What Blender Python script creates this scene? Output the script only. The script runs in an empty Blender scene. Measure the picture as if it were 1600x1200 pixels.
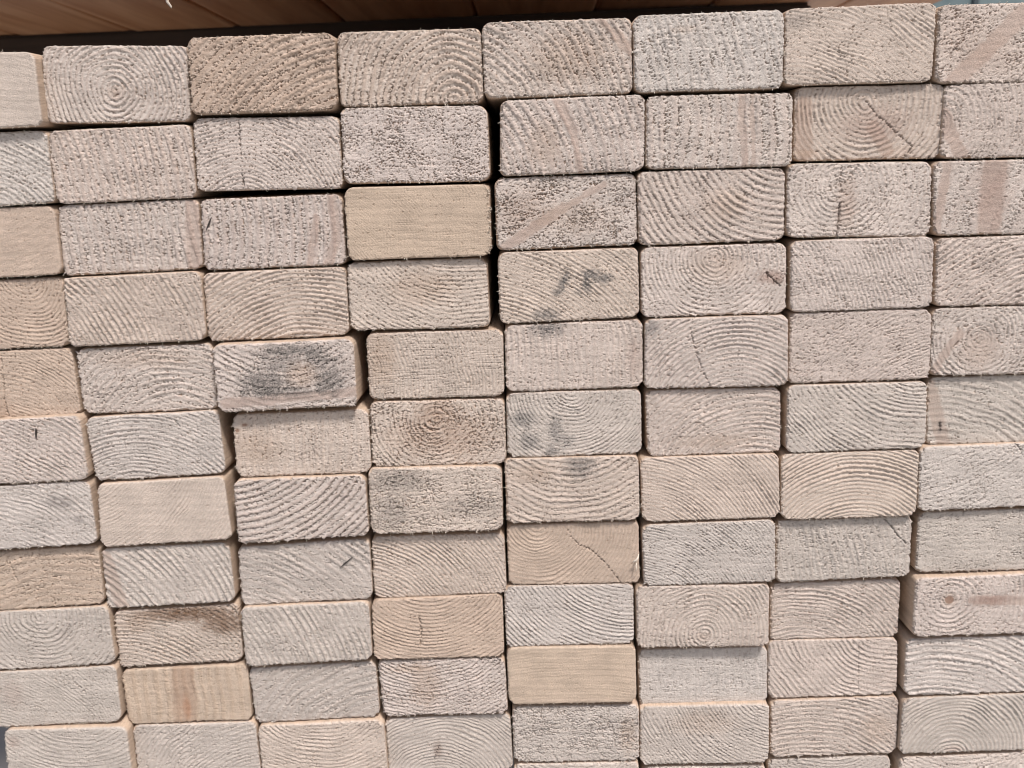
import bpy, math, random
import numpy as np

# ---------------------------------------------------------------- camera, sky, sun, exposure
CAM = dict(pitch=0.21724, yaw=-0.01994, roll=-0.03898, dist=0.61215, focal_px=1500.0)

SC = bpy.context.scene
COL = SC.collection
CAM_Z = 0.80                       # height of the lens above the yard floor (m)
DEPTH = 1.30                       # length of the boards (m)

cd = bpy.data.cameras.new("camera")
cam = bpy.data.objects.new("camera", cd)
COL.objects.link(cam)
cd.sensor_fit = 'HORIZONTAL'
cd.sensor_width = 36.0
cd.lens = CAM['focal_px'] / 1600.0 * 36.0
cd.clip_start = 0.01
cd.clip_end = 500.0
_p, _y, _r = CAM['pitch'], CAM['yaw'], CAM['roll']
_f = np.array([math.sin(_y)*math.cos(_p), math.cos(_y)*math.cos(_p), -math.sin(_p)])
_R = np.cross(_f, [0, 0, 1.0]); _R /= np.linalg.norm(_R)
_U = np.cross(_R, _f)
_R2 = _R*math.cos(_r) + _U*math.sin(_r)
_U2 = _U*math.cos(_r) - _R*math.sin(_r)
from mathutils import Matrix, Vector
M3 = Matrix((_R2.tolist(), _U2.tolist(), (-_f).tolist())).transposed()
cam.matrix_world = Matrix.Translation((0.0, -CAM['dist'], CAM_Z)) @ M3.to_4x4()
cd.dof.use_dof = True
cd.dof.focus_distance = CAM['dist'] * 1.03
cd.dof.aperture_fstop = 11.0
SC.camera = cam

SUN_EL, SUN_AZ = math.radians(58), math.radians(152)       # azimuth from +Y (north) clockwise: light from the front, a little right
w = bpy.data.worlds.new("World"); SC.world = w; w.use_nodes = True
nt = w.node_tree; nt.nodes.clear()
wo = nt.nodes.new('ShaderNodeOutputWorld'); bg = nt.nodes.new('ShaderNodeBackground')
sky = nt.nodes.new('ShaderNodeTexSky'); sky.sky_type = 'NISHITA'; sky.sun_disc = False
sky.sun_elevation = SUN_EL; sky.sun_rotation = SUN_AZ
sky.air_density = 1.0; sky.dust_density = 4.0; sky.ozone_density = 1.0
nt.links.new(sky.outputs[0], bg.inputs[0]); bg.inputs[1].default_value = 0.075
nt.links.new(bg.outputs[0], wo.inputs[0])

sd = bpy.data.lights.new("sun", 'SUN'); sun = bpy.data.objects.new("sun", sd); COL.objects.link(sun)
sd.energy = 3.0; sd.angle = math.radians(9); sd.color = (1.0, 0.925, 0.865)
_d = Vector((math.sin(SUN_AZ)*math.cos(SUN_EL), math.cos(SUN_AZ)*math.cos(SUN_EL), math.sin(SUN_EL)))
sun.rotation_euler = (-_d).to_track_quat('-Z', 'Y').to_euler()

SC.view_settings.view_transform = 'Standard'
SC.view_settings.look = 'None'
SC.view_settings.gamma = 1.0
SC.view_settings.exposure = 0.30
SC.cycles.pixel_filter_type = 'BLACKMAN_HARRIS'
SC.cycles.filter_width = 1.0

# ---------------------------------------------------------------- noise
_rng = np.random.RandomState(7)
_PERM = _rng.permutation(4096).astype(np.int64)
_GA = _rng.rand(4096)*2*np.pi
_GX, _GY = np.cos(_GA), np.sin(_GA)

def _h(ix, iy, seed):
    return _PERM[(_PERM[(ix + seed*131) & 4095] + iy + seed*17) & 4095]

def perlin(x, y, seed=0):
    ix = np.floor(x).astype(np.int64); iy = np.floor(y).astype(np.int64)
    fx = x-ix; fy = y-iy
    u = fx*fx*fx*(fx*(fx*6-15)+10); v = fy*fy*fy*(fy*(fy*6-15)+10)
    def g(dx, dy):
        k = _h(ix+dx, iy+dy, seed)
        return _GX[k]*(fx-dx) + _GY[k]*(fy-dy)
    a = g(0, 0)*(1-u) + g(1, 0)*u
    b = g(0, 1)*(1-u) + g(1, 1)*u
    return (a*(1-v) + b*v)*1.55

def sstep(a, b, x):
    t = np.clip((x-a)/(b-a), 0, 1)
    return t*t*(3-2*t)

def segdist(u, v, a, b):
    ax, ay = a; bx, by = b
    dx, dy = bx-ax, by-ay
    L = dx*dx+dy*dy + 1e-9
    t = np.clip(((u-ax)*dx + (v-ay)*dy)/L, 0, 1)
    return np.hypot(u-(ax+t*dx), v-(ay+t*dy)), t

# ---------------------------------------------------------------- materials
def new_mat(name):
    m = bpy.data.materials.new(name); m.use_nodes = True
    n = m.node_tree.nodes; l = m.node_tree.links
    b = n['Principled BSDF']
    return m, n, l, b

def wood_end_material():
    m, n, l, b = new_mat("sawn_end_grain")
    at = n.new('ShaderNodeAttribute'); at.attribute_name = "col"
    tc = n.new('ShaderNodeTexCoord')
    mp = n.new('ShaderNodeMapping'); mp.inputs['Scale'].default_value = (1.0, 0.35, 1.9)
    l.new(tc.outputs['Object'], mp.inputs[0])
    oi = n.new('ShaderNodeObjectInfo')
    mul = n.new('ShaderNodeMath'); mul.operation = 'MULTIPLY'; mul.inputs[1].default_value = 37.0
    l.new(oi.outputs['Random'], mul.inputs[0])
    n1 = n.new('ShaderNodeTexNoise'); n1.noise_dimensions = '4D'
    n1.inputs['Scale'].default_value = 1300; n1.inputs['Detail'].default_value = 3; n1.inputs['Roughness'].default_value = .65
    l.new(mp.outputs[0], n1.inputs['Vector']); l.new(mul.outputs[0], n1.inputs['W'])
    n2 = n.new('ShaderNodeTexNoise'); n2.noise_dimensions = '4D'
    n2.inputs['Scale'].default_value = 330; n2.inputs['Detail'].default_value = 4
    l.new(mp.outputs[0], n2.inputs['Vector']); l.new(mul.outputs[0], n2.inputs['W'])
    r1 = n.new('ShaderNodeMapRange'); r1.inputs[1].default_value = .3; r1.inputs[2].default_value = .7
    r1.inputs[3].default_value = .80; r1.inputs[4].default_value = 1.18
    l.new(n1.outputs[0], r1.inputs[0])
    r2 = n.new('ShaderNodeMapRange'); r2.inputs[1].default_value = .3; r2.inputs[2].default_value = .7
    r2.inputs[3].default_value = .93; r2.inputs[4].default_value = 1.07
    l.new(n2.outputs[0], r2.inputs[0])
    mm = n.new('ShaderNodeMath'); mm.operation = 'MULTIPLY'
    l.new(r1.outputs[0], mm.inputs[0]); l.new(r2.outputs[0], mm.inputs[1])
    vm = n.new('ShaderNodeVectorMath'); vm.operation = 'SCALE'
    l.new(at.outputs['Color'], vm.inputs[0]); l.new(mm.outputs[0], vm.inputs['Scale'])
    l.new(vm.outputs[0], b.inputs['Base Color'])
    b.inputs['Roughness'].default_value = .72
    b.inputs['Specular IOR Level'].default_value = .35
    bp = n.new('ShaderNodeBump'); bp.inputs['Strength'].default_value = 1.0; bp.inputs['Distance'].default_value = .0005
    l.new(n1.outputs[0], bp.inputs['Height']); l.new(bp.outputs[0], b.inputs['Normal'])
    return m

def plank_material(name, c1, c2, scale=(9, 0.6, 9), rough=.6):
    m, n, l, b = new_mat(name)
    tc = n.new('ShaderNodeTexCoord'); mp = n.new('ShaderNodeMapping'); mp.inputs['Scale'].default_value = scale
    oi = n.new('ShaderNodeObjectInfo')
    mul = n.new('ShaderNodeMath'); mul.operation = 'MULTIPLY'; mul.inputs[1].default_value = 19.0
    l.new(oi.outputs['Random'], mul.inputs[0])
    l.new(tc.outputs['Object'], mp.inputs[0])
    ns = n.new('ShaderNodeTexNoise'); ns.noise_dimensions = '4D'; ns.inputs['Scale'].default_value = 6; ns.inputs['Detail'].default_value = 7
    ns.inputs['Distortion'].default_value = .6
    l.new(mp.outputs[0], ns.inputs['Vector']); l.new(mul.outputs[0], ns.inputs['W'])
    cr = n.new('ShaderNodeValToRGB')
    cr.color_ramp.elements[0].position = .32; cr.color_ramp.elements[0].color = (*c1, 1)
    cr.color_ramp.elements[1].position = .68; cr.color_ramp.elements[1].color = (*c2, 1)
    l.new(ns.outputs[0], cr.inputs[0]); l.new(cr.outputs[0], b.inputs['Base Color'])
    b.inputs['Roughness'].default_value = rough
    bp = n.new('ShaderNodeBump'); bp.inputs['Strength'].default_value = .4; bp.inputs['Distance'].default_value = .001
    l.new(ns.outputs[0], bp.inputs['Height']); l.new(bp.outputs[0], b.inputs['Normal'])
    return m

M_END = wood_end_material()
M_UPPER = plank_material("planed_brown_softwood", (.50, .225, .105), (.74, .42, .235), rough=.42)
M_SHAVING = plank_material("pale_wood_fibre", (.62, .54, .45), (.78, .71, .62), (40, 40, 40))
M_SLIVER = plank_material("dark_bark_sliver", (.018, .014, .012), (.05, .04, .035), (60, 60, 60))
M_GAP_BEAM = plank_material("near_black_gap_beam", (.022, .014, .010), (.05, .032, .022), (1, 9, 9), .8)  # near-black colour stands in for the shade deep in the gap

def mesh_object(name, verts, faces, mat, smooth=False, parent=None):
    me = bpy.data.meshes.new(name); me.from_pydata(verts, [], faces); me.update()
    me.materials.append(mat)
    if smooth:
        me.polygons.foreach_set('use_smooth', [True]*len(me.polygons))
    o = bpy.data.objects.new(name, me); COL.objects.link(o)
    if parent is not None: o.parent = parent
    return o

def tag(o, label=None, cat=None, group=None, kind=None):
    if label: o['label'] = label
    if cat: o['category'] = cat
    if group: o['group'] = group
    if kind: o['kind'] = kind
    return o

# ---------------------------------------------------------------- the boards of the stack
BOARDS = [
  {'pos': (0, 0), 'd': 8, 'c': [-336.9, 60.3], 'q': [(-42.6, 22.8), (44.7, 21.6), (43.8, -22.0), (-45.9, -22.3)], 'look': 'smooth pale forward-standing', 'tone': 'b', 'pith': (0, -160), 'sp': 2.2, 'a': 0.15, 'p': 0.05, 'h': 0, 'vis': (19.6, 50, -30)},
  {'pos': (0, 1), 'd': 3, 'c': [-339.1, 13.7], 'q': [(-44.1, 22.6), (45.6, 22.2), (44.5, -21.7), (-46.0, -23.0)], 'look': 'pale steep-ringed', 'tone': 'c', 'pith': (-10, -60), 'sp': 3, 'a': 0.5, 'p': 0.5, 'h': 0, 'vis': (11.7, 50, -30)},
  {'pos': (0, 2), 'd': 2, 'c': [-341.7, -31.8], 'q': [(-44.6, 21.7), (46.0, 22.2), (45.2, -21.2), (-46.6, -22.7)], 'look': 'plain smooth tan', 'tone': 't', 'pith': (0, 90), 'sp': 4, 'a': 0.08, 'p': 0.16, 'h': 0, 'vis': (6.5, 50, -30)},
  {'pos': (0, 3), 'd': 0, 'c': [-344.7, -77.9], 'q': [(-45.0, 22.0), (47.4, 23.1), (45.3, -21.9), (-47.7, -23.2)], 'look': 'tan nested-ring', 'tone': 't', 'pith': (22.7, 24.4), 'sp': 2.6, 'a': 0.55, 'p': 0.3, 'h': 0, 'vis': (1.3, 50, -30)},
  {'pos': (0, 4), 'd': 0, 'c': [-345.0, -124.0], 'q': [(-46.8, 22.1), (46.7, 23.0), (47.3, -21.8), (-47.2, -23.3)], 'look': 'orange-tan curved-ring cracked', 'tone': 't', 'pith': (-5, -50), 'sp': 2.4, 'a': 0.5, 'p': 0.2, 'h': 0, 'cr': [([(-0.2, 19.6), (-0.8, 5.0), (-2.2, -10.0), (-0.9, -21.0)], 0.5)], 'st': [('rust', -6.2, -16.4, 10.2, 10.2, 0.5)], 'vis': (-5.6, 50, -30)},
  {'pos': (0, 5), 'd': 7, 'c': [-341.8, -167.8], 'q': [(-45.7, 21.3), (45.7, 22.9), (46.2, -21.0), (-46.2, -23.2)], 'look': 'greyish board with tiny black splinter', 'tone': 'w', 'pith': (-40, -90), 'sp': 3.2, 'a': 0.45, 'p': 0.5, 'h': 0, 'sl': [(16.8, 16.1, 15.7, 8.3)], 'vis': (-11.9, 50, -30)},
  {'pos': (0, 6), 'd': 6, 'c': [-342.8, -213.5], 'q': [(-46.0, 21.3), (46.6, 23.5), (46.7, -20.9), (-47.3, -23.8)], 'look': 'grey-smudged pale', 'tone': 'c', 'pith': (-40, -90), 'sp': 3, 'a': 0.4, 'p': 0.35, 'h': 0, 'st': [('gray', 24.0, 9.4, 11.4, 5.7, 0.55), ('gray', 36.1, -3.2, 4.9, 2.9, 0.5)], 'vis': (-18.5, 50, -30)},
  {'pos': (0, 7), 'd': 2, 'c': [-345.3, -260.1], 'q': [(-45.8, 20.3), (47.5, 22.8), (46.3, -20.0), (-48.0, -23.1)], 'look': 'ochre brown coarse', 'tone': 't', 'pith': (20, -90), 'sp': 6, 'a': 0.3, 'p': 0.5, 'h': 0, 'cr': [([(-15.8, 17.4), (-14.3, 9.9), (-11.5, -1.0)], 0.6)], 'vis': (-25.6, 50, -30)},
  {'pos': (0, 8), 'd': 4, 'c': [-343.2, -303.8], 'q': [(-46.7, 20.5), (46.7, 22.7), (47.4, -20.2), (-47.4, -23.1)], 'look': 'pale grey oval-ring', 'tone': 'g', 'pith': (-0.7, 17.6), 'sp': 3.4, 'a': 0.4, 'p': 0.45, 'h': 0, 'vis': (-33.4, 50, -30)},
  {'pos': (0, 9), 'd': 5, 'c': [-342.7, -348.1], 'q': [(-45.6, 20.2), (46.7, 22.7), (45.8, -20.4), (-46.9, -22.5)], 'look': 'grey faint diagonal', 'tone': 'g', 'pith': (-60, -70), 'sp': 2.3, 'a': 0.3, 'p': 0.3, 'h': 0, 'cr': [([(15.3, 13.4), (19.5, 7.8), (23.7, 2.3)], 0.5)], 'st': [('rose', -28.3, 3.4, 8.2, 12.2, 0.3)], 'vis': (-40.2, 50, -30)},
  {'pos': (0, 10), 'd': 9, 'c': [-337.0, -393.0], 'q': [(-43.1, 22.6), (44.7, 22.9), (44.0, -22.3), (-45.6, -23.2)], 'look': 'grey lowest leftmost', 'tone': 'g', 'pith': (10, 70), 'sp': 3, 'a': 0.3, 'p': 0.3, 'h': 0, 'st': [('rose', -37.2, 13.3, 5.7, 5.7, 0.4)], 'vis': (-50, 50, -26.7)},
  {'pos': (1, 0), 'd': 0, 'c': [-248.1, 61.7], 'q': [(-43.3, 24.4), (46.3, 20.9), (43.7, -23.8), (-46.7, -21.5)], 'look': 'whitish pith-centred rough', 'tone': 'w', 'pith': (-0.9, -3.8), 'sp': 3.2, 'a': 0.8, 'p': 0.42, 'h': 0, 'st': [('rust', -1.0, -5.0, 4.9, 4.1, 0.6)], 'vis': (-50, 50, -30)},
  {'pos': (1, 1), 'd': 1, 'c': [-249.8, 13.7], 'q': [(-44.4, 21.9), (45.2, 22.7), (44.3, -22.0), (-45.1, -22.6)], 'look': 'pinkish vertical-striped', 'tone': 'p', 'pith': (-220, -30), 'sp': 5, 'a': 0.7, 'p': 0.5, 'h': 0, 'vis': (-50, 50, -30)},
  {'pos': (1, 2), 'd': -1, 'c': [-251.5, -31.6], 'q': [(-44.0, 21.9), (46.1, 22.4), (44.6, -21.4), (-46.6, -22.9)], 'look': 'whitish board with smooth mauve right margin', 'tone': 'w', 'pith': (-250, -25), 'sp': 5.5, 'a': 0.55, 'p': 0.6, 'h': 0, 'sm': [(42.4, 22.6, 39.8, -23.2, 5.3)], 'vis': (-50, 50, -30)},
  {'pos': (1, 3), 'd': 3, 'c': [-252.6, -77.1], 'q': [(-43.4, 21.7), (44.8, 22.9), (44.1, -21.6), (-45.5, -23.0)], 'look': 'grey steep-lined', 'tone': 'b', 'pith': (-110, -50), 'sp': 3.4, 'a': 0.6, 'p': 0.4, 'h': 0.5, 'vis': (-50, 50, -30)},
  {'pos': (1, 4), 'd': 0, 'c': [-251.2, -123.6], 'q': [(-44.7, 22.0), (45.2, 22.2), (44.7, -21.9), (-45.2, -22.3)], 'look': 'pale speckled low-arched', 'tone': 'w', 'pith': (15, -55), 'sp': 4, 'a': 0.45, 'p': 0.6, 'h': 0, 'st': [('tan', -0.3, 14.1, 36.7, 7.3, 0.5)], 'vis': (-50, 50, -30)},
  {'pos': (1, 5), 'd': 2, 'c': [-249.9, -168.5], 'q': [(-45.0, 20.9), (44.0, 23.0), (44.6, -21.0), (-43.6, -22.9)], 'look': 'cool white finely crosshatched', 'tone': 'c', 'pith': (-15, -65), 'sp': 2.7, 'a': 0.7, 'p': 0.25, 'h': 0.6, 'cr': [([(13.8, 18.0), (17.5, 13.1)], 0.5)], 'vis': (-50, 50, -30)},
  {'pos': (1, 6), 'd': 4, 'c': [-249.7, -214.2], 'q': [(-42.3, 21.1), (43.2, 23.6), (44.7, -20.9), (-45.6, -23.8)], 'look': 'smooth cream fine-lined', 'tone': 'b', 'pith': (-70, 70), 'sp': 2.1, 'a': 0.4, 'p': 0.08, 'h': 0.1, 'vis': (-50, 50, -30)},
  {'pos': (1, 7), 'd': 1, 'c': [-252.9, -261.0], 'q': [(-43.6, 20.9), (44.0, 22.6), (44.4, -20.6), (-44.9, -22.9)], 'look': 'grey slanted-band', 'tone': 'g', 'pith': (-90, -60), 'sp': 4.2, 'a': 0.6, 'p': 0.3, 'h': 0.5, 'sm': [(-41.2, 15.2, -34.1, -22.8, 4.9)], 'vis': (-50, 50, -30)},
  {'pos': (1, 8), 'd': -1, 'c': [-251.6, -307.1], 'q': [(-43.2, 20.6), (44.1, 22.6), (43.4, -20.5), (-44.3, -22.7)], 'look': 'dark brown-topped rough', 'tone': 'b', 'pith': (-40, -65), 'sp': 3, 'a': 0.5, 'p': 0.6, 'h': 0, 'st': [('brown', 6.9, 17.1, 40.8, 6.9, 1.0), ('brown', 32.8, 8.1, 18.4, 9.0, 0.9), ('tan', -27.5, 10.0, 12.2, 7.3, 0.6)], 'vis': (-50, 50, -30)},
  {'pos': (1, 9), 'd': 0, 'c': [-250.2, -352.0], 'q': [(-44.6, 20.3), (44.8, 22.4), (44.2, -20.9), (-44.4, -21.7)], 'look': 'orange-brown straight-grained', 'tone': 'o', 'pith': (-320, 0), 'sp': 6.5, 'a': 0.45, 'p': 0.12, 'h': 0.4, 'st': [('orange', -1.2, -9.5, 3.3, 9.8, 0.45)], 'sm': [(-0.8, 22.8, -3.6, -22.0, 9.0)], 'vis': (-50, 50, -30)},
  {'pos': (1, 10), 'd': 1, 'c': [-247.9, -397.0], 'q': [(-44.1, 22.8), (44.3, 23.1), (44.6, -22.5), (-44.8, -23.4)], 'look': 'grey rising-line', 'tone': 'g', 'pith': (50, -65), 'sp': 3, 'a': 0.45, 'p': 0.3, 'h': 0.2, 'vis': (-50, 50, -28.3)},
  {'pos': (2, 0), 'd': 3, 'c': [-156.7, 63.9], 'q': [(-44.0, 22.7), (45.7, 22.5), (44.1, -22.8), (-45.9, -22.4)], 'look': 'coarse tan diagonal-grained', 'tone': 't', 'pith': (60, -85), 'sp': 5, 'a': 0.6, 'p': 0.7, 'h': 0, 'vis': (-50, 50, -30)},
  {'pos': (2, 1), 'd': 0, 'c': [-158.6, 16.7], 'q': [(-44.8, 23.1), (45.9, 21.1), (45.4, -23.0), (-46.5, -21.1)], 'look': 'white arched board with short upright crack', 'tone': 'w', 'pith': (-18, -38), 'sp': 2.5, 'a': 0.65, 'p': 0.45, 'h': 0.4, 'cr': [([(-15.9, 21.6), (-16.5, 11.6), (-16.5, -0.4)], 0.5), ([(-17.2, -11.6), (-16.8, -19.5)], 1.0)], 'vis': (-50, 50, -30)},
  {'pos': (2, 2), 'd': -1, 'c': [-160.0, -31.7], 'q': [(-44.3, 22.1), (45.2, 22.7), (45.4, -22.2), (-46.3, -22.5)], 'look': 'speckled board with mauve curved right edge', 'tone': 'w', 'pith': (-125, 8), 'sp': 5.5, 'a': 0.65, 'p': 0.6, 'h': 0, 'sm': [(39.1, 21.7, 40.3, -4.2, 3.7), (40.3, -4.2, 34.4, -21.8, 3.7), (28.3, 8.2, 21.7, -21.4, 2.4)], 'sl': [(-37.8, 11.1, -42.4, 2.1)], 'vis': (-50, 50, -30)},
  {'pos': (2, 3), 'd': 0, 'c': [-161.8, -77.5], 'q': [(-45.6, 21.8), (46.5, 22.5), (45.7, -21.7), (-46.6, -22.6)], 'look': 'strongly arched corrugated cream', 'tone': 'b', 'pith': (18, -78), 'sp': 3, 'a': 1.0, 'p': 0.3, 'h': 0, 'vis': (-50, 50, -30)},
  {'pos': (2, 4), 'd': 7, 'c': [-158.6, -123.2], 'q': [(-45.6, 21.7), (46.1, 22.9), (45.3, -21.8), (-45.7, -22.9)], 'look': 'black-mould-stained forward-standing', 'tone': 'w', 'pith': (0, 60), 'sp': 4, 'a': 0.3, 'p': 0.6, 'h': 0, 'st': [('mould', -14.2, -4.7, 18.4, 10.6, 1), ('mould', 27.9, -3.7, 11.4, 11.4, 1), ('mould', 5.5, 16.1, 25.3, 4.9, 1), ('mould', 23.7, 10.8, 12.2, 5.7, 0.8), ('mould', 1.1, -10.4, 28.6, 4.1, 0.7), ('mould', -1.4, 7.5, 16.3, 5.7, 0.6), ('tan', 11.2, 0.7, 10.6, 9.0, 0.8)], 'sm': [(-41.4, -17.4, 46.8, -12.0, 3.3)], 'vis': (-50, 50, -30)},
  {'pos': (2, 5), 'd': 0, 'c': [-153.2, -170.9], 'q': [(-44.7, 21.6), (45.7, 22.3), (45.1, -21.7), (-46.1, -22.2)], 'look': 'grey twin-knotted', 'tone': 'b', 'pith': (-190, 15), 'sp': 5.5, 'a': 0.3, 'p': 0.4, 'h': 0.5, 'st': [('tan', -30.8, -1.7, 18.4, 14.3, 0.6)], 'kn': [(-36.9, 14.3, 2.0, 1.2), (-42.4, 10.6, 1.6, 1.6)], 'vis': (-50, 50, -30)},
  {'pos': (2, 6), 'd': 4, 'c': [-156.7, -215.2], 'q': [(-44.1, 21.7), (44.5, 22.2), (44.5, -20.2), (-44.8, -23.7)], 'look': 'rough white curved-furrow', 'tone': 'w', 'pith': (-50, 85), 'sp': 4.3, 'a': 0.75, 'p': 0.65, 'h': 0, 'vis': (-50, 50, -30)},
  {'pos': (2, 7), 'd': 0, 'c': [-158.8, -262.5], 'q': [(-44.6, 20.2), (45.7, 23.7), (45.2, -20.8), (-46.3, -23.1)], 'look': 'smooth grey board with black sliver', 'tone': 'g', 'pith': (-60, -95), 'sp': 5, 'a': 0.45, 'p': 0.35, 'h': 0, 'sl': [(24.5, 3.5, 33.9, 11.1)], 'vis': (-50, 50, -30)},
  {'pos': (2, 8), 'd': 3, 'c': [-160.9, -306.7], 'q': [(-44.3, 21.2), (44.6, 22.6), (44.3, -20.6), (-44.6, -23.2)], 'look': 'pale slanting-furrow', 'tone': 'g', 'pith': (-150, -60), 'sp': 4, 'a': 0.6, 'p': 0.35, 'h': 0.2, 'vis': (-50, 50, -30)},
  {'pos': (2, 9), 'd': -1, 'c': [-159.9, -353.5], 'q': [(-45.2, 20.4), (44.7, 23.0), (44.9, -20.3), (-44.4, -23.1)], 'look': 'grey wavy-banded', 'tone': 'g', 'pith': (55, -75), 'sp': 5.4, 'a': 0.55, 'p': 0.35, 'h': 0, 'vis': (-50, 50, -30)},
  {'pos': (2, 10), 'd': 2, 'c': [-157.2, -398.0], 'q': [(-45.0, 21.2), (44.9, 23.5), (45.6, -21.4), (-45.5, -23.3)], 'look': 'grey hollow-arched low', 'tone': 'b', 'pith': (0, 65), 'sp': 3, 'a': 0.4, 'p': 0.4, 'h': 0, 'vis': (-50, 50, -26.5)},
  {'pos': (3, 0), 'd': 0, 'c': [-66.8, 64.3], 'q': [(-43.6, 22.4), (44.1, 21.5), (44.1, -22.4), (-44.6, -21.6)], 'look': 'bold-ringed board with off-centre pith', 'tone': 'b', 'pith': (25.4, -18.6), 'sp': 4.2, 'a': 1.0, 'p': 0.6, 'h': 0, 'vis': (-50, 50, -30)},
  {'pos': (3, 1), 'd': 1, 'c': [-66.3, 18.5], 'q': [(-45.0, 23.8), (45.5, 22.2), (45.5, -23.9), (-46.1, -22.0)], 'look': 'white coarse chalky', 'tone': 'w', 'pith': (-300, 0), 'sp': 7, 'a': 0.15, 'p': 0.85, 'h': 0.5, 'vis': (-50, 50, -30)},
  {'pos': (3, 2), 'd': 3, 'c': [-67.2, -28.7], 'q': [(-45.3, 23.3), (45.6, 21.8), (45.3, -22.6), (-45.6, -22.4)], 'look': 'yellow-tan fuzzy-edged smooth', 'tone': 'o', 'pith': (-90, -60), 'sp': 1.5, 'a': 0.22, 'p': 0.15, 'h': 0.5, 'vis': (-50, 50, -30)},
  {'pos': (3, 3), 'd': 0, 'c': [-70.1, -74.7], 'q': [(-44.6, 22.2), (44.7, 22.1), (45.3, -22.7), (-45.4, -21.5)], 'look': 'brown-flecked swirling', 'tone': 'b', 'pith': (30, 62), 'sp': 2.6, 'a': 0.45, 'p': 0.5, 'h': 0, 'st': [('tan', 3.0, 4.5, 24.5, 12.2, 0.6)], 'vis': (-50, 50, -30)},
  {'pos': (3, 4), 'd': 0, 'c': [-61.5, -120.8], 'q': [(-44.1, 22.4), (44.9, 21.7), (44.0, -22.4), (-44.8, -21.8)], 'look': 'grid-lined board with brown rough left', 'tone': 'b', 'pith': (-90, -15), 'sp': 2.3, 'a': 0.5, 'p': 0.3, 'h': 1.0, 'st': [('tan', -35.3, 5.7, 11.4, 22.4, 0.7)], 'vis': (-50, 50, -30)},
  {'pos': (3, 5), 'd': 0, 'c': [-62.4, -166.8], 'q': [(-44.0, 23.0), (44.8, 22.0), (44.7, -22.7), (-45.5, -22.3)], 'look': 'rusty rough-centred', 'tone': 'b', 'pith': (-1.3, 9.7), 'sp': 3, 'a': 0.3, 'p': 0.9, 'h': 0, 'cr': [([(-0.6, 23.2), (-1.5, 14.1)], 0.7)], 'st': [('rust', 2.3, -1.3, 38.8, 18.4, 0.75), ('rust', 1.1, 16.2, 14.3, 10.2, 0.65)], 'vis': (-50, 50, -30)},
  {'pos': (3, 6), 'd': 4, 'c': [-66.0, -212.0], 'q': [(-44.2, 23.4), (45.0, 22.5), (44.0, -22.8), (-44.9, -23.0)], 'look': 'grey-mottled rough lichen-toned', 'tone': 'b', 'pith': (0, -200), 'sp': 5, 'a': 0.12, 'p': 0.9, 'h': 0, 'st': [('mould', -23.0, 14.2, 20.4, 9.0, 0.65), ('mould', -30.8, -7.1, 14.3, 12.2, 0.55), ('mould', 25.1, -4.5, 20.4, 10.2, 0.4)], 'vis': (-50, 50, -30)},
  {'pos': (3, 7), 'd': -1, 'c': [-66.9, -260.7], 'q': [(-45.0, 22.4), (45.5, 22.5), (45.5, -21.8), (-46.0, -23.1)], 'look': 'furrowed slanting-ring pale', 'tone': 'b', 'pith': (-60, -65), 'sp': 2.7, 'a': 0.85, 'p': 0.25, 'h': 0.3, 'vis': (-50, 50, -30)},
  {'pos': (3, 8), 'd': 1, 'c': [-70.0, -306.0], 'q': [(-44.7, 22.3), (45.6, 23.6), (45.1, -23.4), (-46.0, -22.5)], 'look': 'tan sagging-ring cracked', 'tone': 't', 'pith': (-5, 45), 'sp': 2.6, 'a': 0.6, 'p': 0.2, 'h': 0, 'cr': [([(-12.3, 9.8), (-11.7, -1.3), (-12.8, -12.3)], 0.7)], 'vis': (-50, 50, -30)},
  {'pos': (3, 9), 'd': 0, 'c': [-68.7, -351.8], 'q': [(-45.0, 21.8), (44.1, 21.4), (44.7, -21.7), (-43.8, -21.5)], 'look': 'brown-mottled speckled', 'tone': 'w', 'pith': (-10, 70), 'sp': 2.7, 'a': 0.45, 'p': 0.8, 'h': 0, 'st': [('tan', -12.4, 2.5, 12.2, 18.4, 0.7), ('tan', -22.9, 15.2, 16.3, 4.1, 0.7)], 'vis': (-50, 50, -30)},
  {'pos': (3, 10), 'd': -2, 'c': [-67.2, -398.0], 'q': [(-44.9, 22.0), (44.5, 22.8), (45.1, -21.7), (-44.6, -23.1)], 'look': 'brown-knotted rippled', 'tone': 'g', 'pith': (-7.3, -34.1), 'sp': 2.5, 'a': 0.75, 'p': 0.15, 'h': 0, 'cr': [([(-7.3, -0.5), (-11.6, -12.2)], 0.4)], 'st': [('knot', -8.4, -4.1, 3.7, 7.3, 0.5)], 'vis': (-50, 50, -29.3)},
  {'pos': (4, 0), 'd': 1, 'c': [23.1, 66.2], 'q': [(-45.3, 22.4), (45.1, 21.7), (45.4, -22.3), (-45.3, -21.7)], 'look': 'pinkish brown-pitted', 'tone': 'p', 'pith': (-75, -50), 'sp': 5, 'a': 0.5, 'p': 0.65, 'h': 0, 'st': [('tan', 7.3, 0.1, 24.5, 16.3, 0.6)], 'sm': [(25.2, 21.4, 46.1, 4.1, 2.4), (34.6, 10.0, 45.3, 0.4, 2.0)], 'vis': (-50, 50, -30)},
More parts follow.
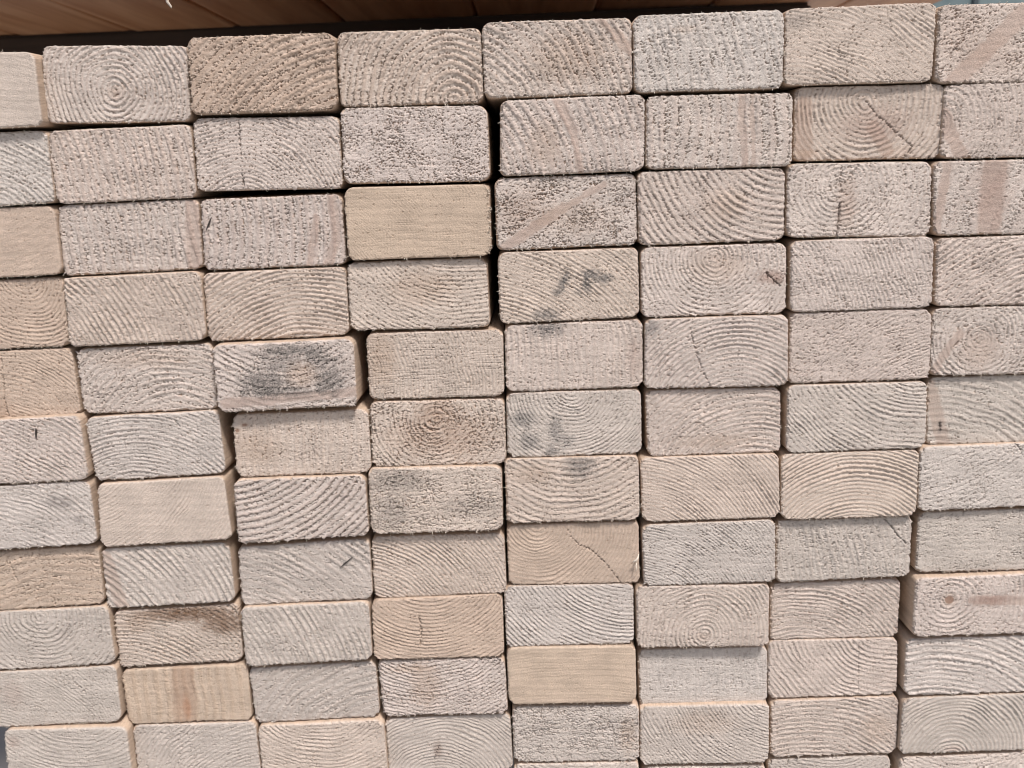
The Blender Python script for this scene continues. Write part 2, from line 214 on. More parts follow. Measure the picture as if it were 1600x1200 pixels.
  {'pos': (4, 1), 'd': 1, 'c': [30.9, 20.3], 'q': [(-43.7, 22.7), (45.0, 23.0), (44.3, -22.8), (-45.6, -22.9)], 'look': 'white board with dark slanting band', 'tone': 'w', 'pith': (-120, -42), 'sp': 5.5, 'a': 0.6, 'p': 0.55, 'h': 0, 'st': [('tan', -17.5, -4.2, 11.4, 16.3, 0.6)], 'sm': [(-8.9, 22.1, 0.4, 2.8, 3.3), (0.4, 2.8, 5.0, -21.7, 2.4)], 'vis': (-50, 50, -30)},
  {'pos': (4, 2), 'd': -1, 'c': [25.9, -26.0], 'q': [(-44.3, 22.4), (44.3, 22.2), (44.6, -22.2), (-44.6, -22.5)], 'look': 'brown-flecked board with smooth diagonal band', 'tone': 'w', 'pith': (90, -100), 'sp': 15, 'a': 0.2, 'p': 0.95, 'h': 0, 'st': [('rust', -25.9, 1.6, 18.4, 16.3, 0.5), ('tan', 6.2, -3.5, 24.5, 12.2, 0.4)], 'sm': [(-40.9, -21.8, -1.7, 2.7, 3.7), (-1.7, 2.7, 24.7, 16.3, 2.4)], 'vis': (-50, 50, -30)},
  {'pos': (4, 3), 'd': 0, 'c': [26.4, -72.3], 'q': [(-44.7, 22.7), (44.4, 22.6), (45.2, -22.0), (-44.9, -23.3)], 'look': 'diagonal-lined board with smudged grey marks', 'tone': 'b', 'pith': (-70, -100), 'sp': 2.4, 'a': 0.75, 'p': 0.25, 'h': 0.15, 'st': [('ink', -1.7, 5.3, 2.9, 4.9, 1), ('ink', -4.3, 0.4, 2.9, 4.9, 1), ('ink', -8.1, -4.3, 3.7, 2.4, 0.8), ('ink', 13.8, 7.1, 6.9, 3.3, 1), ('ink', 21.9, 4.0, 6.9, 3.7, 1), ('ink', 11.2, 0.7, 3.7, 5.3, 1), ('ink', 6.2, -4.9, 2.9, 2.4, 0.6), ('ink', -14.3, -18.1, 9.8, 4.9, 0.9)], 'vis': (-50, 50, -30)},
  {'pos': (4, 4), 'd': 0, 'c': [28.7, -118.3], 'q': [(-44.4, 21.7), (44.6, 22.7), (44.6, -22.1), (-44.9, -22.3)], 'look': 'beige board with grey smear at top edge', 'tone': 'p', 'pith': (-260, 0), 'sp': 4.5, 'a': 0.3, 'p': 0.35, 'h': 0.5, 'st': [('ink', -16.8, 19.0, 12.2, 5.7, 1), ('rose', 38.6, -2.7, 4.9, 16.3, 0.4)], 'vis': (-50, 50, -30)},
  {'pos': (4, 5), 'd': 0, 'c': [27.6, -163.5], 'q': [(-44.2, 22.1), (44.4, 21.9), (44.5, -22.0), (-44.7, -22.0)], 'look': 'sagging-ring grey-smudged', 'tone': 'g', 'pith': (-2.3, 23.6), 'sp': 2.4, 'a': 0.65, 'p': 0.3, 'h': 0.2, 'st': [('ink', -33.1, 4.4, 9.0, 6.5, 0.8), ('ink', -29.4, -11.1, 8.2, 6.5, 0.8), ('ink', -12.3, -3.8, 4.9, 10.6, 0.75), ('ink', -5.3, -11.9, 5.7, 5.7, 0.6), ('ink', -15.2, -18.6, 5.7, 3.7, 0.8)], 'vis': (-50, 50, -30)},
  {'pos': (4, 6), 'd': 2, 'c': [25.3, -208.6], 'q': [(-44.5, 22.9), (44.4, 22.4), (44.8, -22.8), (-44.6, -22.5)], 'look': 'gently sagging warm-grey', 'tone': 'b', 'pith': (0, 75), 'sp': 4, 'a': 0.5, 'p': 0.5, 'h': 0, 'st': [('ink', 6.2, 16.7, 12.2, 9.8, 0.8), ('tan', -27.1, 12.5, 16.3, 8.2, 0.5)], 'vis': (-50, 50, -30)},
  {'pos': (4, 7), 'd': -1, 'c': [25.0, -255.3], 'q': [(-44.8, 22.2), (44.6, 21.9), (45.0, -22.6), (-44.8, -21.5)], 'look': 'tan board with long diagonal crack', 'tone': 't', 'pith': (-25, 25), 'sp': 2.6, 'a': 0.45, 'p': 0.12, 'h': 0, 'cr': [([(-3.8, 18.1), (-1.4, 12.9), (4.1, 6.3), (11.4, 3.3), (18.3, -3.5), (23.4, -9.7), (29.8, -18.3), (32.4, -22.7)], 0.42)], 'vis': (-50, 50, -30)},
  {'pos': (4, 8), 'd': 0, 'c': [21.1, -300.0], 'q': [(-44.4, 22.7), (44.4, 22.2), (44.4, -22.7), (-44.4, -22.2)], 'look': 'cool white sweeping-ring', 'tone': 'c', 'pith': (45, 72), 'sp': 2.8, 'a': 0.65, 'p': 0.4, 'h': 0, 'vis': (-50, 50, -30)},
  {'pos': (4, 9), 'd': 2, 'c': [21.6, -344.4], 'q': [(-44.9, 22.3), (44.6, 21.4), (45.0, -22.2), (-44.8, -21.4)], 'look': 'flat plain tan', 'tone': 'o', 'pith': (0, -300), 'sp': 2.2, 'a': 0.18, 'p': 0.08, 'h': 0, 'vis': (-50, 50, -30)},
  {'pos': (4, 10), 'd': -1, 'c': [23.6, -391.8], 'q': [(-44.7, 22.6), (45.1, 21.8), (44.7, -22.8), (-45.1, -21.6)], 'look': 'densely pitted grey-white', 'tone': 'g', 'pith': (0, -200), 'sp': 6, 'a': 0.1, 'p': 0.95, 'h': 0, 'st': [('tan', 37.2, -2.6, 7.3, 16.3, 0.6)], 'vis': (-50, 50, -30)},
  {'pos': (4, 11), 'd': -1, 'c': [23.0, -437.8], 'q': [(-44.9, 22.9), (44.9, 22.8), (44.9, -23.1), (-44.8, -22.6)], 'look': 'cut-off lowest pale', 'tone': 'w', 'pith': (0, 60), 'sp': 3, 'a': 0.3, 'p': 0.5, 'h': 0, 'vis': (-50, 50, 11.2)},
  {'pos': (5, 0), 'd': 2, 'c': [114.2, 66.2], 'q': [(-45.4, 22.6), (45.1, 22.3), (45.4, -22.9), (-45.1, -22.0)], 'look': 'bluish white speckled', 'tone': 'c', 'pith': (-200, -60), 'sp': 6, 'a': 0.35, 'p': 0.6, 'h': 0.3, 'st': [('tan', -14.4, 13.7, 9.0, 2.4, 0.5)], 'vis': (-50, 50, -30)},
  {'pos': (5, 1), 'd': 1, 'c': [121.2, 19.5], 'q': [(-44.9, 22.6), (44.9, 21.4), (45.2, -22.8), (-45.3, -21.2)], 'look': 'pitted board with two smooth upright bands', 'tone': 'w', 'pith': (-150, 5), 'sp': 7, 'a': 0.5, 'p': 0.65, 'h': 0, 'sm': [(13.1, 20.4, 15.6, -20.9, 2.4), (20.1, 20.1, 20.8, -21.1, 1.6)], 'vis': (-50, 50, -30)},
  {'pos': (5, 2), 'd': 0, 'c': [116.8, -26.0], 'q': [(-45.9, 22.9), (45.6, 22.1), (45.8, -22.4), (-45.5, -22.6)], 'look': 'fanned-band brown-flecked', 'tone': 'p', 'pith': (45, 48), 'sp': 4, 'a': 0.6, 'p': 0.5, 'h': 0, 'st': [('tan', 9.4, 0.8, 16.3, 11.4, 0.55)], 'vis': (-50, 50, -30)},
  {'pos': (5, 3), 'd': 0, 'c': [118.6, -72.4], 'q': [(-46.2, 22.5), (46.1, 22.3), (46.3, -22.9), (-46.2, -22.0)], 'look': 'nested-ring board with dark side knot', 'tone': 'w', 'pith': (1.1, 13.5), 'sp': 2.7, 'a': 0.5, 'p': 0.5, 'h': 0, 'cr': [([(33.5, 3.8), (37.7, -0.4), (42.2, -5.0)], 1.1)], 'st': [('tan', 1.9, 9.5, 20.4, 12.2, 0.55), ('rose', 36.4, 1.3, 10.6, 4.5, 0.8), ('knot', 40.6, -2.1, 4.1, 2.9, 0.5)], 'vis': (-50, 50, -30)},
  {'pos': (5, 4), 'd': 2, 'c': [120.4, -118.7], 'q': [(-45.8, 23.3), (45.6, 22.9), (46.7, -23.7), (-46.6, -22.5)], 'look': 'arched board with thin crack and grey corner', 'tone': 'w', 'pith': (12, -45), 'sp': 3, 'a': 0.7, 'p': 0.3, 'h': 0, 'cr': [([(-17.1, 16.9), (-14.7, 6.0), (-10.5, -6.8), (-7.2, -15.4), (-3.8, -21.9)], 0.55)], 'st': [('ink', -41.7, 17.8, 4.9, 5.7, 0.8)], 'vis': (-50, 50, -30)},
  {'pos': (5, 5), 'd': -1, 'c': [119.4, -165.7], 'q': [(-44.8, 22.9), (43.6, 22.0), (44.6, -22.4), (-43.4, -22.5)], 'look': 'warm arched faintly banded', 'tone': 'p', 'pith': (25, -55), 'sp': 3.6, 'a': 0.6, 'p': 0.35, 'h': 0, 'st': [('tan', 2.3, -13.5, 28.6, 6.1, 0.5)], 'vis': (-50, 50, -30)},
  {'pos': (5, 6), 'd': 1, 'c': [117.2, -210.8], 'q': [(-46.6, 22.6), (45.0, 22.5), (46.8, -22.3), (-45.3, -22.8)], 'look': 'warm tightly furrowed', 'tone': 'b', 'pith': (-55, -70), 'sp': 2.3, 'a': 0.85, 'p': 0.15, 'h': 0.3, 'vis': (-50, 50, -30)},
  {'pos': (5, 7), 'd': 1, 'c': [116.7, -257.3], 'q': [(-45.3, 21.9), (44.3, 23.0), (45.3, -22.3), (-44.3, -22.6)], 'look': 'grey tightly furrowed', 'tone': 'c', 'pith': (-55, -65), 'sp': 2.0, 'a': 0.8, 'p': 0.3, 'h': 0.2, 'vis': (-50, 50, -30)},
  {'pos': (5, 8), 'd': 1, 'c': [112.6, -303.3], 'q': [(-45.9, 23.6), (45.5, 22.4), (45.5, -23.7), (-45.1, -22.3)], 'look': 'beige bullseye-ringed', 'tone': 'p', 'pith': (0.0, -13.6), 'sp': 3, 'a': 0.5, 'p': 0.4, 'h': 0, 'st': [('rust', 0.0, -15.0, 5.7, 3.3, 0.35)], 'vis': (-50, 50, -30)},
  {'pos': (5, 9), 'd': -6, 'c': [114.3, -352.1], 'q': [(-45.9, 21.8), (45.3, 20.9), (45.6, -21.7), (-45.0, -20.9)], 'look': 'smooth cool recessed', 'tone': 'c', 'pith': (-220, 0), 'sp': 5, 'a': 0.2, 'p': 0.35, 'h': 0.5, 'vis': (-50, 50, -30)},
  {'pos': (5, 10), 'd': -1, 'c': [114.6, -395.3], 'q': [(-45.4, 23.3), (45.4, 23.0), (45.9, -23.5), (-45.9, -22.8)], 'look': 'pale ringed board with tiny dark fleck', 'tone': 'g', 'pith': (60, 60), 'sp': 2.5, 'a': 0.55, 'p': 0.4, 'h': 0, 'cr': [([(3.3, -0.8), (9.7, -7.1)], 0.8)], 'st': [('tan', -0.3, 9.4, 24.5, 10.2, 0.5)], 'vis': (-50, 50, -30)},
  {'pos': (5, 11), 'd': -3, 'c': [115.4, -444.2], 'q': [(-45.1, 23.1), (43.7, 22.5), (45.5, -23.1), (-44.1, -22.5)], 'look': 'narrow cut-off lowest pale', 'tone': 'w', 'pith': (0, 60), 'sp': 3, 'a': 0.3, 'p': 0.5, 'h': 0, 'vis': (-50, 50, 16.2)},
  {'pos': (6, 0), 'd': 1, 'c': [205.0, 66.8], 'q': [(-45.1, 22.4), (45.4, 22.4), (44.9, -22.9), (-45.2, -22.0)], 'look': 'soft rippled cream', 'tone': 'b', 'pith': (-60, -110), 'sp': 2.4, 'a': 0.55, 'p': 0.3, 'h': 0.2, 'st': [('ink', -37.6, 14.2, 8.2, 4.9, 0.35)], 'vis': (-50, 50, -30)},
  {'pos': (6, 1), 'd': -3, 'c': [213.3, 21.1], 'q': [(-45.4, 22.7), (45.7, 21.4), (45.1, -22.8), (-45.4, -21.3)], 'look': 'brown knotty board with jagged diagonal crack', 'tone': 'b', 'pith': (-2.1, 12.3), 'sp': 3.2, 'a': 0.7, 'p': 0.25, 'h': 0, 'cr': [([(-2.2, 13.8), (2.4, 8.4), (5.3, 4.4), (10.9, 0.4), (16.7, -5.5), (22.4, -10.3), (28.2, -15.2)], 0.8), ([(27.4, -16.3), (22.7, -23.5)], 0.7)], 'st': [('rose', 3.5, -1.2, 24.5, 12.2, 0.5), ('tan', -36.5, -17.0, 10.6, 2.9, 0.6), ('rust', 22.0, -18.4, 9.8, 4.1, 0.35)], 'sm': [(-39.6, 11.9, -38.9, -16.1, 6.1), (3.6, -3.1, 12.1, -16.9, 4.9)], 'vis': (-50, 50, -30)},
  {'pos': (6, 2), 'd': 0, 'c': [208.6, -25.4], 'q': [(-45.1, 23.8), (44.3, 22.0), (45.7, -24.0), (-44.8, -21.8)], 'look': 'pale ringed board with split brown pith', 'tone': 'w', 'pith': (-12.3, 8.6), 'sp': 3, 'a': 0.35, 'p': 0.6, 'h': 0, 'cr': [([(-11.5, 20.2), (-12.4, 11.3), (-10.6, 5.4)], 0.5), ([(-11.9, -1.6), (-12.0, -9.5), (-12.8, -22.2)], 1.3)], 'st': [('rust', -7.9, -2.6, 7.3, 18.4, 0.6)], 'vis': (-50, 50, -30)},
  {'pos': (6, 3), 'd': 1, 'c': [211.9, -71.9], 'q': [(-45.2, 22.7), (44.4, 22.5), (45.3, -22.4), (-44.5, -22.8)], 'look': 'fine-gridded speckled', 'tone': 'w', 'pith': (-125, -60), 'sp': 2.8, 'a': 0.4, 'p': 0.5, 'h': 0.6, 'vis': (-50, 50, -30)},
  {'pos': (6, 4), 'd': 0, 'c': [213.0, -118.4], 'q': [(-45.3, 23.1), (44.6, 23.1), (46.0, -23.0), (-45.4, -23.2)], 'look': 'evenly speckled plain', 'tone': 'p', 'pith': (80, -150), 'sp': 2.6, 'a': 0.22, 'p': 0.55, 'h': 0, 'vis': (-50, 50, -30)},
  {'pos': (6, 5), 'd': 1, 'c': [212.3, -165.4], 'q': [(-45.3, 22.8), (44.8, 22.6), (46.0, -22.3), (-45.4, -23.1)], 'look': 'sweeping-line grey', 'tone': 'g', 'pith': (42, 75), 'sp': 3, 'a': 0.55, 'p': 0.4, 'h': 0, 'vis': (-50, 50, -30)},
  {'pos': (6, 6), 'd': 1, 'c': [209.3, -211.9], 'q': [(-45.4, 23.0), (45.2, 23.0), (45.1, -22.9), (-44.8, -23.1)], 'look': 'boldly arched cream furrowed', 'tone': 'b', 'pith': (5, -65), 'sp': 2.7, 'a': 1.0, 'p': 0.15, 'h': 0, 'vis': (-50, 50, -30)},
  {'pos': (6, 7), 'd': -3, 'c': [208.4, -258.8], 'q': [(-45.8, 22.0), (45.5, 22.5), (45.6, -21.4), (-45.3, -23.1)], 'look': 'cool board with cracked right corner', 'tone': 'g', 'pith': (-240, -60), 'sp': 4.5, 'a': 0.3, 'p': 0.5, 'h': 0.3, 'cr': [([(25.9, 21.8), (31.8, 15.2), (35.9, 9.1), (42.2, 2.9)], 0.9)], 'vis': (-50, 50, -30)},
  {'pos': (6, 8), 'd': -7, 'c': [205.4, -305.4], 'q': [(-44.8, 21.3), (44.6, 22.2), (44.6, -21.9), (-44.4, -21.5)], 'look': 'warm recessed uneven-ringed', 'tone': 'p', 'pith': (-25, -60), 'sp': 3, 'a': 0.45, 'p': 0.5, 'h': 0, 'vis': (-50, 50, -30)},
  {'pos': (6, 9), 'd': -6, 'c': [205.1, -349.0], 'q': [(-45.6, 22.2), (44.6, 21.7), (45.8, -21.6), (-44.7, -22.3)], 'look': 'warm recessed wavy-lined', 'tone': 'p', 'pith': (45, 52), 'sp': 3.4, 'a': 0.4, 'p': 0.3, 'h': 0, 'cr': [([(17.6, 18.7), (18.1, -3.4), (18.4, -23.3)], 0.3)], 'vis': (-50, 50, -30)},
  {'pos': (6, 10), 'd': -4, 'c': [207.0, -394.1], 'q': [(-45.3, 21.9), (44.9, 22.6), (45.3, -21.9), (-44.9, -22.7)], 'look': 'warm brown-flecked flat-arched', 'tone': 'p', 'pith': (-20, -75), 'sp': 3.5, 'a': 0.45, 'p': 0.5, 'h': 0, 'st': [('tan', 30.3, -2.5, 12.2, 12.2, 0.5)], 'vis': (-50, 50, -30)},
  {'pos': (6, 11), 'd': -5, 'c': [205.8, -441.4], 'q': [(-44.8, 22.4), (42.4, 23.4), (45.0, -22.6), (-42.5, -23.2)], 'look': 'barely visible lowest', 'tone': 'g', 'pith': (0, 60), 'sp': 3, 'a': 0.3, 'p': 0.5, 'h': 0, 'vis': (-50, 50, 12.0)},
  {'pos': (7, 0), 'd': 0, 'c': [296.8, 64.3], 'q': [(-45.5, 23.4), (44.6, 22.3), (46.1, -23.9), (-45.3, -21.8)], 'look': 'broad diagonal-banded brown-pitted', 'tone': 'p', 'pith': (110, -100), 'sp': 16, 'a': 0.2, 'p': 0.85, 'h': 0, 'st': [('rust', -31.4, 3.9, 18.4, 20.4, 0.3), ('rust', -7.7, -8.0, 16.3, 12.2, 0.3)], 'sm': [(-41.0, -29.0, 5.7, 17.0, 6.1)], 'vis': (-50, 9.8, -30)},
  {'pos': (7, 1), 'd': 0, 'c': [302.6, 19.2], 'q': [(-44.5, 22.7), (43.7, 21.5), (45.4, -22.8), (-44.7, -21.3)], 'look': 'pitted board with grey smooth left', 'tone': 'p', 'pith': (-45, 0), 'sp': 3.2, 'a': 0.25, 'p': 0.55, 'h': 0, 'sm': [(-44.2, 4.6, -33.1, -18.7, 4.9)], 'vis': (-50, 7.5, -30)},
  {'pos': (7, 2), 'd': 0, 'c': [299.2, -27.1], 'q': [(-45.8, 23.6), (43.5, 22.1), (45.2, -23.3), (-42.9, -22.4)], 'look': 'mauve-banded steep-grained', 'tone': 'w', 'pith': (150, -60), 'sp': 12, 'a': 0.25, 'p': 0.6, 'h': 0, 'st': [('rose', -8.4, 3.5, 11.4, 24.5, 0.5)], 'sm': [(-37.2, 24.0, -41.8, -20.8, 3.3), (-7.8, 22.9, -8.6, -22.1, 8.2)], 'vis': (-50, 14.5, -30)},
  {'pos': (7, 3), 'd': 0, 'c': [303.5, -73.0], 'q': [(-45.5, 22.2), (44.1, 21.7), (45.6, -22.4), (-44.2, -21.6)], 'look': 'rough rising-line', 'tone': 'p', 'pith': (40, -90), 'sp': 3.5, 'a': 0.5, 'p': 0.6, 'h': 0, 'vis': (-50, 13.8, -30)},
  {'pos': (7, 4), 'd': 0, 'c': [303.4, -118.0], 'q': [(-45.3, 22.7), (44.2, 21.9), (45.6, -22.8), (-44.5, -21.7)], 'look': 'rough board with pale smooth gouge', 'tone': 'w', 'pith': (-14.3, 1.6), 'sp': 3, 'a': 0.35, 'p': 0.65, 'h': 0, 'cr': [([(-30.0, -2.4), (-27.3, 0.8)], 1.1)], 'st': [('rust', -13.9, -4.7, 14.3, 14.3, 0.5)], 'sm': [(-42.5, -19.2, -26.8, 5.4, 2.9)], 'vis': (-50, 17.4, -30)},
  {'pos': (7, 5), 'd': -3, 'c': [304.7, -164.5], 'q': [(-45.7, 23.3), (44.4, 22.6), (46.2, -23.2), (-44.9, -22.7)], 'look': 'smooth grey dark-nicked', 'tone': 'g', 'pith': (-40, -80), 'sp': 4.4, 'a': 0.35, 'p': 0.35, 'h': 0, 'cr': [([(-36.5, -7.2), (-35.8, -12.5)], 0.9)], 'st': [('ink', -36.3, -10.7, 1.6, 5.7, 0.6)], 'sm': [(-45.5, 19.0, -32.8, -20.5, 4.9)], 'vis': (-50, 21.2, -30)},
  {'pos': (7, 6), 'd': 1, 'c': [300.4, -209.1], 'q': [(-46.0, 21.9), (44.4, 22.7), (46.5, -22.1), (-44.9, -22.6)], 'look': 'cool speckled notch-cornered', 'tone': 'c', 'pith': (-60, 90), 'sp': 3.4, 'a': 0.2, 'p': 0.5, 'h': 0, 'cr': [([(15.2, 24.6), (17.9, 21.0), (21.2, 16.5)], 1.2)], 'vis': (-50, 26.9, -30)},
  {'pos': (7, 7), 'd': -3, 'c': [302.8, -255.9], 'q': [(-44.7, 21.8), (43.9, 22.0), (45.8, -22.2), (-45.0, -21.6)], 'look': 'even pale grainy', 'tone': 'g', 'pith': (0, -300), 'sp': 4, 'a': 0.12, 'p': 0.45, 'h': 0, 'vis': (-50, 30.3, -30)},
  {'pos': (7, 8), 'd': 2, 'c': [301.3, -300.9], 'q': [(-44.9, 21.4), (44.8, 22.6), (45.4, -22.1), (-45.3, -22.0)], 'look': 'brown-dotted board with smooth brown oval', 'tone': 'w', 'pith': (-21.6, 5.2), 'sp': 3.4, 'a': 0.35, 'p': 0.6, 'h': 0, 'st': [('rose', 6.2, 3.8, 12.2, 4.1, 0.9)], 'kn': [(-21.6, 5.2, 3.3, 3.3)], 'sm': [(-5.5, 4.2, 29.1, 3.1, 3.7)], 'vis': (-50, 32.8, -30)},
  {'pos': (7, 9), 'd': -1, 'c': [299.3, -347.3], 'q': [(-45.5, 21.5), (45.2, 21.9), (45.9, -21.4), (-45.6, -22.0)], 'look': 'cool bold sweeping-furrow', 'tone': 'c', 'pith': (-25, -95), 'sp': 4, 'a': 0.75, 'p': 0.3, 'h': 0, 'vis': (-50, 39.9, -30)},
  {'pos': (7, 10), 'd': 0, 'c': [298.3, -392.0], 'q': [(-44.9, 21.4), (44.8, 22.5), (46.0, -21.6), (-45.9, -22.3)], 'look': 'smooth half-moon ringed', 'tone': 'g', 'pith': (-9.7, -23.9), 'sp': 2.9, 'a': 0.85, 'p': 0.1, 'h': 0, 'st': [('rose', -7.7, -18.9, 7.3, 3.3, 0.4)], 'vis': (-50, 43.9, -30)},
  {'pos': (7, 11), 'd': -1, 'c': [298.8, -439.4], 'q': [(-45.4, 21.8), (44.8, 23.2), (46.5, -22.3), (-45.9, -22.7)], 'look': 'lowest right cut-off', 'tone': 'w', 'pith': (0, 60), 'sp': 3, 'a': 0.3, 'p': 0.5, 'h': 0, 'vis': (-50, 47.5, 12.8)},
]

TONES = {   # (base, latewood tint, deep fibre colour)
    'w': ((.592, .526, .484), (.82, .74, .71), (.43, .30, .215)),
    'c': ((.586, .538, .502), (.84, .79, .77), (.42, .31, .235)),
    'b': ((.585, .508, .448), (.82, .74, .69), (.43, .30, .21)),
    'p': ((.580, .508, .460), (.82, .74, .70), (.43, .30, .22)),
    'g': ((.548, .498, .456), (.84, .78, .75), (.42, .325, .255)),
    't': ((.545, .442, .364), (.82, .74, .68), (.37, .245, .17)),
    'o': ((.552, .448, .358), (.84, .77, .70), (.41, .28, .19)),
}
STAINS = {
    'gray': (.17, .15, .145), 'mould': (.075, .074, .070), 'ink': (.095, .097, .10), 'tan': (.40, .27, .18),
    'rust': (.33, .19, .115), 'rose': (.36, .25, .21), 'brown': (.20, .125, .08), 'orange': (.42, .17, .07),
    'knot': (.16, .09, .06),
}
SIDE_COL = np.array((.54, .42, .325))

def axis_samples(lo, hi, d_lo, d_hi, step, coarse):
    """sample positions from lo to hi: fine inside [d_lo, d_hi], coarse outside (out of the picture)"""
    d_lo = max(lo, d_lo); d_hi = min(hi, d_hi)
    parts = []
    if d_lo > lo + coarse: parts.append(np.linspace(lo, d_lo, max(2, int((d_lo-lo)/coarse)+1))[:-1])
    else: d_lo = lo
    tail = None
    if d_hi < hi - coarse: tail = np.linspace(d_hi, hi, max(2, int((hi-d_hi)/coarse)+1))[1:]
    else: d_hi = hi
    parts.append(np.linspace(d_lo, d_hi, max(3, int(round((d_hi-d_lo)/step))+1)))
    if tail is not None: parts.append(tail)
    return np.concatenate(parts)

STEP = 0.50
def face_fields(B, u, v, seed, edge):
    """height (mm, towards the viewer) and albedo of a sawn end at local position u, v (mm)"""
    rs = np.random.RandomState(seed)
    B = dict(B); B['a'] = (.16 + .78*B['a']) if B['a'] > .2 else B['a']
    base, late, deep = [np.array(t) for t in TONES[B['tone']]]
    base = base * (1 + rs.uniform(-.035, .035)) * (1 + rs.uniform(-.004, .004, 3))
    W2, H2 = 45.0, 22.4
    # warp of the growth rings
    wk = .45 if B['a'] > .62 and max(abs(B['pith'][0]), abs(B['pith'][1])) > 40 else 1.15
    wu = 1.6*wk*perlin(u/24, v/24, seed+1) + .30*wk*perlin(u/7, v/7, seed+2)
    wv = 1.6*wk*perlin(u/24, v/24, seed+3) + .30*wk*perlin(u/7, v/7, seed+4)
    pu, pv = B['pith']
    ecc = rs.uniform(.92, 1.1)
    r = np.hypot((u-pu+wu)*ecc, v-pv+wv)
    sp = B['sp']
    r = r + sp*(.10*perlin(u/1.5, v/1.1, seed+50) + .05*perlin(u/.8, v/.7, seed+51)) + .16*perlin(u/3.5, v/3.0, seed+52)
    rr = r/sp + .5*perlin(r/(sp*5.5), r*0+seed*.37, seed+5)
    ph = rr - np.floor(rr)
    ringid = np.floor(rr)
    rid = _h(ringid.astype(np.int64), ringid.astype(np.int64)*0, seed+6)/4096.0
    lo_ = .50 - .10*B['a']
    lw = sstep(lo_, lo_+.20, ph) * (1 - sstep(.93, 1.0, ph))           # hard dense late wood
    a = B['a']*(.55+.9*rid)*np.clip(.75+.9*perlin(u/25, v/18, seed+7), .25, 1.3)
    # torn fibre patches
    patch = np.clip(.5 + 1.35*perlin(u/20, v/13, seed+8) + .45*perlin(u/7, v/6, seed+9), 0, 1)
    p = B['p'] if B['p'] < .17 else .27 + .56*B['p']
    rough = np.clip(p*(.74+.44*patch), 0, 1.0)
    ra = np.clip(B['a']*1.25, 0, 1)
    tear = np.exp(-((np.minimum(ph, 1-ph)+.0)/.16)**2)              # fibres tear out along the soft side of each ring
    rough = rough*(1 - np.clip(1.0*ra*(1.12-.35*B['p']), 0, .95)*lw) + .50*ra*tear*np.clip(.35+p, 0, 1)
    smooth_m = np.zeros_like(u)
    for (x0, y0, x1, y1, wd) in B.get('sm', ()):
        d, _ = segdist(u+wu*.4, v+wv*.4, (x0, y0), (x1, y1))
        d = d + 1.0*perlin(u/6, v/5, seed+60) + .5*perlin(u/1.5, v/1.1, seed+61)
        smooth_m = np.maximum(smooth_m, 1 - sstep(wd*.72, wd*1.10, d))
    rough = rough*(1-.93*smooth_m)
    # fibre pits: short, lying mostly along the saw's travel
    q = u + .5*wv; z = v + .35*wu + .06*u
    n1 = perlin(q/1.15, z/.70, seed+10); n2 = perlin(q/.80, z/.56, seed+11); n3 = perlin(q/3.2, z/1.7, seed+12)
    n = .58*n1 + .50*n2 + .30*n3
    th = .60 - .56*rough
    pit = sstep(th, th+.27, n)
    pit = pit*sstep(.02, .10, rough)
    tuft = sstep(.12, .6, -n)*sstep(.12, .6, rough)
    hgt = -1.32*pit*(.55+.65*rough) + .45*tuft
    hgt += (.05+.10*np.clip(rough, 0, 1))*n2 + .07*n1
    # rings stand proud / are scooped out, the valley broken up into short tears
    brk = .65 + .6*perlin(u/2.2, v/2.2, seed+13)
    ring = lw - .35
    hgt += 1.0*a*ring*np.clip(min(sp, 4.0)/2.6, .7, 1.4)*brk
    edge_line = sstep(.86, .95, ph)*(1-sstep(.96, 1.0, ph))
    hgt -= .35*a*edge_line*sstep(-.2, .3, n3 + .2)
    # fine saw lines, a woven grid on some boards
    if B['h'] > 0:
        hz = np.clip(.55+1.2*perlin(u/24, v/17, seed+14), 0, 1)*B['h']*(1-.6*smooth_m)
        gl = np.abs(np.sin((v+.25*wv + .03*u)*math.pi/1.30)); gl2 = np.abs(np.sin((u+.3*wu)*math.pi/1.9))
        hgt -= .50*hz*(1-sstep(0, .45, gl))*(1+.8*n1)
        hgt -= .42*hz*(1-sstep(0, .38, gl2))*(1+.8*n2)
    hgt += .05*np.sin((v+.05*u)*2*math.pi/5.1 + 2*perlin(u/30, v/30, seed+15))
    hgt += .35*perlin(u/34, v/26, seed+16)
    # ---- colour (what the wood itself is like)
    shp = u.shape + (1,)
    col = np.broadcast_to(base, u.shape+(3,)).copy()
    lt = (1-(1-late)*.75)
    col *= 1 - (1-lt)*(lw*np.clip(B['a']*.9, .15, .8)).reshape(shp)
    col *= (1 + .10*perlin(u/16, v/12, seed+17) + .05*perlin(u/4, v/3, seed+18)).reshape(shp)
    fresh = np.clip(.35 + .9*perlin(u/14, v/10, seed+19), 0, 1)
    k = (pit*np.clip(.50+.5*fresh, 0, .92)).reshape(shp)           # torn fibre shows the darker, resin-warm wood
    col = col*(1-k) + deep*k
    col = col*(1+.14*tuft.reshape(shp))
    sm = smooth_m.reshape(shp)
    col = col*(1-sm) + col*np.array((.84, .775, .745))*sm
    stn = perlin(u/5, v/4, seed+20)*.42 + perlin(u/1.6, v/1.1, seed+21)*.38 + perlin(u/.8, v/.6, seed+22)*.2
